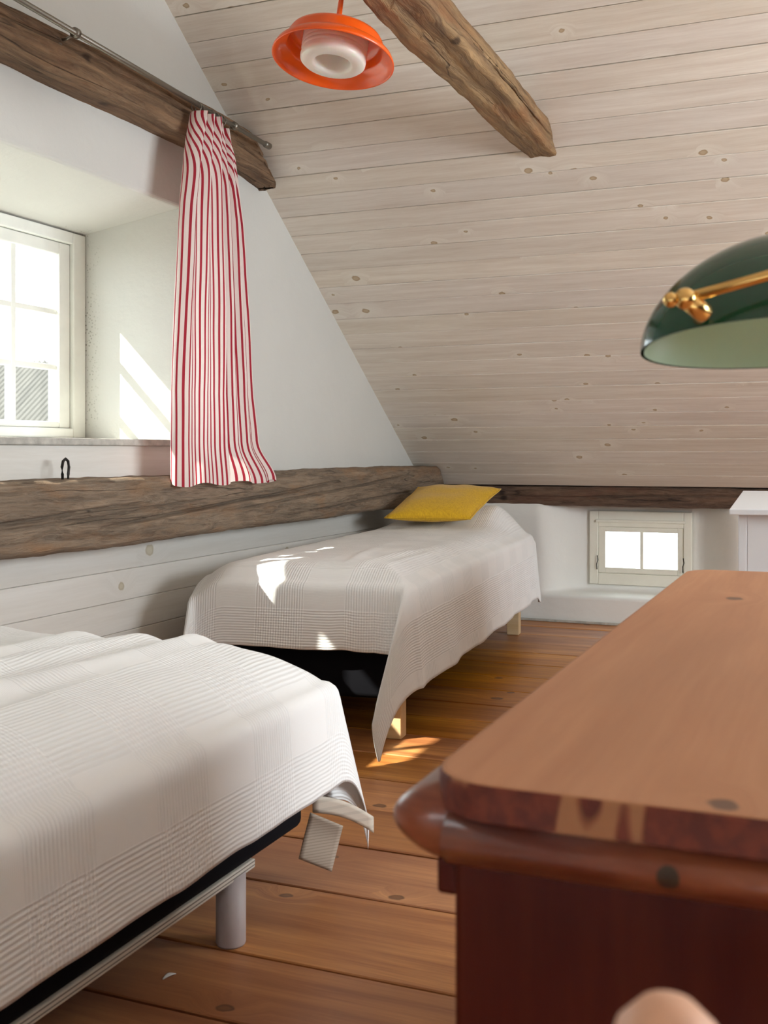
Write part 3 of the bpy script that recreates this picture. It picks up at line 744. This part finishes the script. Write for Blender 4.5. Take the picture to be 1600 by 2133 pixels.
cu = empty('cushion', ctr, label='mustard yellow linen cushion lying on the far bed', cat='cushion')
link('cushion_cover', bm, M['yellow'], cu, True)
bm = bmesh.new(); f = cush(0); ed = [(i / 20, 0) for i in range(20)] + [(1, i / 20) for i in range(20)] + [(1 - i / 20, 1) for i in range(20)] + [(0, 1 - i / 20) for i in range(20)]
tube(bm, [f(*e) for e in ed], .0035, 6, closed=True); link('piping', bm, M['yellow'], cu, True)

# ------------------------------------------------------------------ dresser
dr = empty('dresser', (-.235, .65, 0), label='low red-brown chest of drawers with worn pine top in the foreground', cat='dresser')
def dbox(name, d, mat, bev=.003, par=None, smooth=False, seg=3):
    bm = bmesh.new(); box(bm, *d, bev, seg); return link(name, bm, mat, par or dr, smooth)
DW, DL = .53, 1.30
# top board with rounded corners: separate worn face and chipped edge
def rrect(x0, x1, y0, y1, r, n=8):
    P = []
    for cx, cy, a in ((x1 - r, y0 + r, -90), (x1 - r, y1 - r, 0), (x0 + r, y1 - r, 90), (x0 + r, y0 + r, 180)):
        P += [(cx + r * math.cos(R_(a + 90 * k / n)), cy + r * math.sin(R_(a + 90 * k / n))) for k in range(n + 1)]
    return P
bm = bmesh.new(); rings = []
for ins, z in ((.003, .676), (0, .678), (0, .6975), (.001, .6995), (.003, .70)):
    rings.append([bm.verts.new((x, y, z)) for x, y in rrect(-.004 + ins, DW + .01 - ins, -.016 + ins, DL - ins, .045)])
N = len(rings[0])
for A_, B_ in zip(rings, rings[1:]):
    for k in range(N):
        fc = bm.faces.new((A_[k], A_[(k + 1) % N], B_[(k + 1) % N], B_[k])); fc.material_index = 1 if A_ is not rings[3] else 0
bm.faces.new(rings[-1]).material_index = 0; bm.faces.new(rings[0][::-1]).material_index = 1
for v in bm.verts: v.co = Vector((v.co.y, -v.co.x, v.co.z))      # grain of the top runs along its length
o = link('top_board', bm, [M['dtop'], M['chip']], dr); o.rotation_euler = (0, 0, R_(90))
# half-round moulding along the end, and a bull-nose with a rounded end along the front
def sweep(name, prof, ax, c0, c1, mat, endround=0):
    bm = bmesh.new(); n = len(prof); st = []
    K = 8
    ts = [0] + [1]
    rg = []
    seq = [(c0 - endround * math.cos(t * math.pi / 2 / K) * 1 + 0, math.sin(t * math.pi / 2 / K) ** .7) for t in range(K + 1)] if endround else [(c0, 1)]
    seq += [(c1, 1)]
    for c_, s_ in seq:
        rg.append([bm.verts.new((p[0] * s_ if ax == 'y' else c_, c_ if ax == 'y' else p[0] * s_, prof[0][1] * 0 + (p[1] - zmid(prof)) * s_ + zmid(prof))) for p in prof])
    for A_, B_ in zip(rg, rg[1:]):
        for k in range(n): bm.faces.new((A_[k], A_[(k + 1) % n], B_[(k + 1) % n], B_[k]))
    try: bm.faces.new(rg[-1])
    except Exception: pass
    if not endround: bm.faces.new(rg[0][::-1])
    bmesh.ops.remove_doubles(bm, verts=bm.verts[:], dist=1e-5)
    return link(name, bm, mat, dr, True)
def zmid(p): return (min(q[1] for q in p) + max(q[1] for q in p)) / 2
pr = [(.03, .6765)] + [(-.004 - .014 * math.sin(math.pi * k / 10), .6765 - .031 * k / 10) for k in range(11)] + [(.03, .6455)]
sweep('end_moulding', pr, 'x', .010, DW, M['mould'])
pr = [(.05, .690)] + [(-.002 - .031 * math.sin(math.pi * (k / 14) ** .95) ** .75, .690 - .048 * k / 14) for k in range(15)] + [(.05, .642)]
sweep('front_bullnose', pr, 'y', .016, DL - .02, M['mould'], endround=.018)
dbox('side_panel', (.013, DW, 0, .022, .05, .65), M['red'], .004)
dbox('side_panel', (.013, DW, DL - .04, DL - .018, .05, .65), M['red'], .004)
dbox('back_panel', (DW - .015, DW - .002, .02, DL - .04, .05, .65), M['red'], .001)
dbox('bottom_board', (.004, DW - .015, .022, DL - .04, .05, .07), M['red'], .001)
dbox('small_bracket', (.0, .014, .004, .02, .622, .646), M['red'], .003)
for k in range(3):
    z0 = .085 + k * .178
    d = dbox('drawer', (.010, .028, .028, DL - .046, z0, z0 + .170), M['red'], .004)
    for yy in (.30, .96):
        bm = bmesh.new(); lathe(bm, [(0, 0), (.008, 0), (.007, .012), (.016, .018), (.018, .026), (.012, .033), (0, .035)], 20)
        o = link('knob', bm, M['mould'], d, True, Matrix.Translation((.011, yy, z0 + .085)) @ Matrix.Rotation(R_(-90), 4, 'Y'))
for fx in (.035, DW - .04):
    for fy in (.035, DL - .055):
        bm = bmesh.new(); lathe(bm, [(0, 0), (.018, 0), (.026, .015), (.028, .03), (.022, .045), (.03, .052), (0, .053)], 20); link('foot', bm, M['red'], dr, True, Matrix.Translation((fx, fy, 0)))

# ------------------------------------------------------------------ banker lamp
Rr = Vector((math.cos(TH), math.sin(TH), 0)); Ff = Vector((-math.sin(TH), math.cos(TH), 0)); Zz = Vector((0, 0, 1))
def W(X, Z, z): return Rr * X + Ff * Z + Zz * z
lb = W(.60, .93, .70)
lamp = empty('desk_lamp', lb, TH, label='brass desk lamp with a dark green glass shade on the dresser', cat='lamp')
# local frame: x right in view, y away
def loc(X, Z, z): return Vector((X - .60, Z - .93, z - .70))
cc = loc(.384, 1.00, 1.000)
def shade(off, z0=0):
    def f(u, v):
        a = 2 * math.pi * u; t = v * .999; s_ = max(0, (1 - t ** 1.75)) ** (1 / 1.75)
        ca, sa = math.cos(a), math.sin(a)
        ex = abs(ca) ** .9 * (1 if ca > 0 else -1); ey = abs(sa) ** .9 * (1 if sa > 0 else -1)
        return Vector(((.150 - off) * s_ * ex, (.078 - off) * s_ * ey, (.106 - off) * t))
    return f
tilt = Matrix.Translation(cc) @ Matrix.Rotation(R_(-2.5), 4, 'Y') @ Matrix.Rotation(R_(-13), 4, 'X')
bm = bmesh.new(); grid_mesh(bm, 64, 22, shade(0)); bmesh.ops.remove_doubles(bm, verts=bm.verts[:], dist=1e-4); sh = link('lamp_shade', bm, M['green'], lamp, True, tilt)
bm = bmesh.new(); grid_mesh(bm, 64, 22, shade(.003)); bmesh.ops.remove_doubles(bm, verts=bm.verts[:], dist=1e-4)
o = link('shade_lining', bm, M['green_in'], lamp, True, tilt); o['label'] = 'pale green inside of the shade'
ak = loc(.250, .915, 1.0275)
bm = bmesh.new(); e1 = loc(.60, .915, 1.0275 + .35 * .277)
tube(bm, [ak, e1, e1 + Vector((0, .008, -.004)), loc(.60, .93, 1.10)], .0046, 16); link('arm', bm, M['brass'], lamp, True)
bm = bmesh.new()
bmesh.ops.create_uvsphere(bm, u_segments=20, v_segments=14, radius=.0092, matrix=Matrix.Translation(ak))
bmesh.ops.create_uvsphere(bm, u_segments=16, v_segments=10, radius=.0065, matrix=Matrix.Translation(ak - Vector((.012, 0, .001))))
tube(bm, [ak, ak + Vector((.016, .006, -.010)), ak + Vector((.020, .03, -.012))], [.008, .0085, .006], 14); link('arm_joint', bm, M['brass'], lamp, True)
bm = bmesh.new(); lathe(bm, [(0, .024), (.007, .024), (.007, .41), (.010, .42), (.006, .435), (0, .437)], 20); link('stem', bm, M['brass'], lamp, True)
bm = bmesh.new(); lathe(bm, [(0, 0), (.062, 0), (.064, .006), (.058, .013), (.03, .018), (.014, .025), (0, .026)], 36); link('base', bm, M['brass'], lamp, True)

# ------------------------------------------------------------------ white cabinet
wc = empty('white_cabinet', (-.222, 2.498, 0), R_(3.1), label='white painted cabinet with an overhanging top behind the dresser', cat='cabinet')
def cbox(n, d, bev=.002): 
    bm = bmesh.new(); box(bm, *d, bev, 2); return link(n, bm, M['white'], wc)
cbox('top_board', (0, .55, 0, 1.20, .764, .777)); cbox('side_panel', (.018, .036, .02, 1.18, .0, .764)); cbox('side_panel', (.512, .53, .02, 1.18, 0, .764))
cbox('end_panel', (.036, .512, .02, .038, 0, .764)); cbox('end_panel', (.036, .512, 1.162, 1.18, 0, .764))

# ------------------------------------------------------------------ chair whose post knob shows at the bottom of the frame
ch = empty('chair', (-.052, .368, -.007), label='chair post with a blurred round pinkish wooden knob at the bottom edge', cat='chair')
for px in (0, .38):
    bm = bmesh.new(); lathe(bm, [(0, 0), (.014, 0), (.017, .03), (.016, .3), (.017, .45), (.015, .66), (.010, .672), (.011, .680), (.0, .681)], 24); link('back_post', bm, M['knob'], ch, True, Matrix.Translation((px, 0, 0)))
    bm = bmesh.new(); lathe(bm, [(0, .672), (.009, .675), (.016, .683), (.0205, .695), (.0205, .706), (.0165, .7195), (.009, .727), (0, .729)], 32); link('knob', bm, M['knob'], ch, True, Matrix.Translation((px, 0, 0)))
    bm = bmesh.new(); lathe(bm, [(0, 0), (.014, 0), (.017, .03), (.016, .42), (0, .421)], 20); link('leg', bm, M['knob'], ch, True, Matrix.Translation((px, -.36, 0)))
bm = bmesh.new(); box(bm, -.02, .40, -.38, .02, .415, .44, .01, 3); link('seat', bm, M['knob'], ch, True)
for zz in (.50, .58): bm = bmesh.new(); box(bm, .005, .375, -.006, .006, zz, zz + .035, .004, 2); link('back_rail', bm, M['knob'], ch, True)

# small white feather on the floor
bm = bmesh.new(); grid_mesh(bm, 8, 4, lambda u, v: (.028 * u - .014, (v - .5) * .010 * math.sin(math.pi * (u * .9 + .05)), .0012 + .004 * math.sin(math.pi * u)))
o = link('feather', bm, M['feather'], None, 'keep'); o.location = (-1.063, 1.606, .0); o.rotation_euler = (0, 0, R_(70)); props(o, 'tiny white feather lying on the dark floorboards', 'feather')
m = o.modifiers.new('t', 'SOLIDIFY'); m.thickness = .001

# ------------------------------------------------------------------ outside
bx('ground', (-40, 20, -25, 30, -3.2, -3.0), M['ground'], bev=0, kind='structure')
nb = empty('neighbour_house', (-14, 13, -3), R_(90), label='neighbouring house roof with pale tile rows seen through the window', cat='building')
bm = bmesh.new(); box(bm, -3.6, 3.6, -7.8, 7.8, 0, 2.3); link('wall', bm, M['ground'], nb)
bm = bmesh.new()
for sg in (1, -1):
    NR_, NC_ = 12, 170; vs = []
    for c_ in range(NC_ * 4 + 1):
        yy = -8 + 16 * c_ / (NC_ * 4); hh = (0, .035, .055, .035)[c_ % 4]
        vs.append([bm.verts.new((sg * 4.0 * (1 - r_ / NR_), yy, 2.15 + 3.05 * r_ / NR_ + hh)) for r_ in range(NR_ + 1)])
    for c_ in range(NC_ * 4):
        for r_ in range(NR_): bm.faces.new((vs[c_][r_], vs[c_ + 1][r_], vs[c_ + 1][r_ + 1], vs[c_][r_ + 1]))
link('roof_tiles', bm, M['roof'], nb)['kind'] = 'stuff'
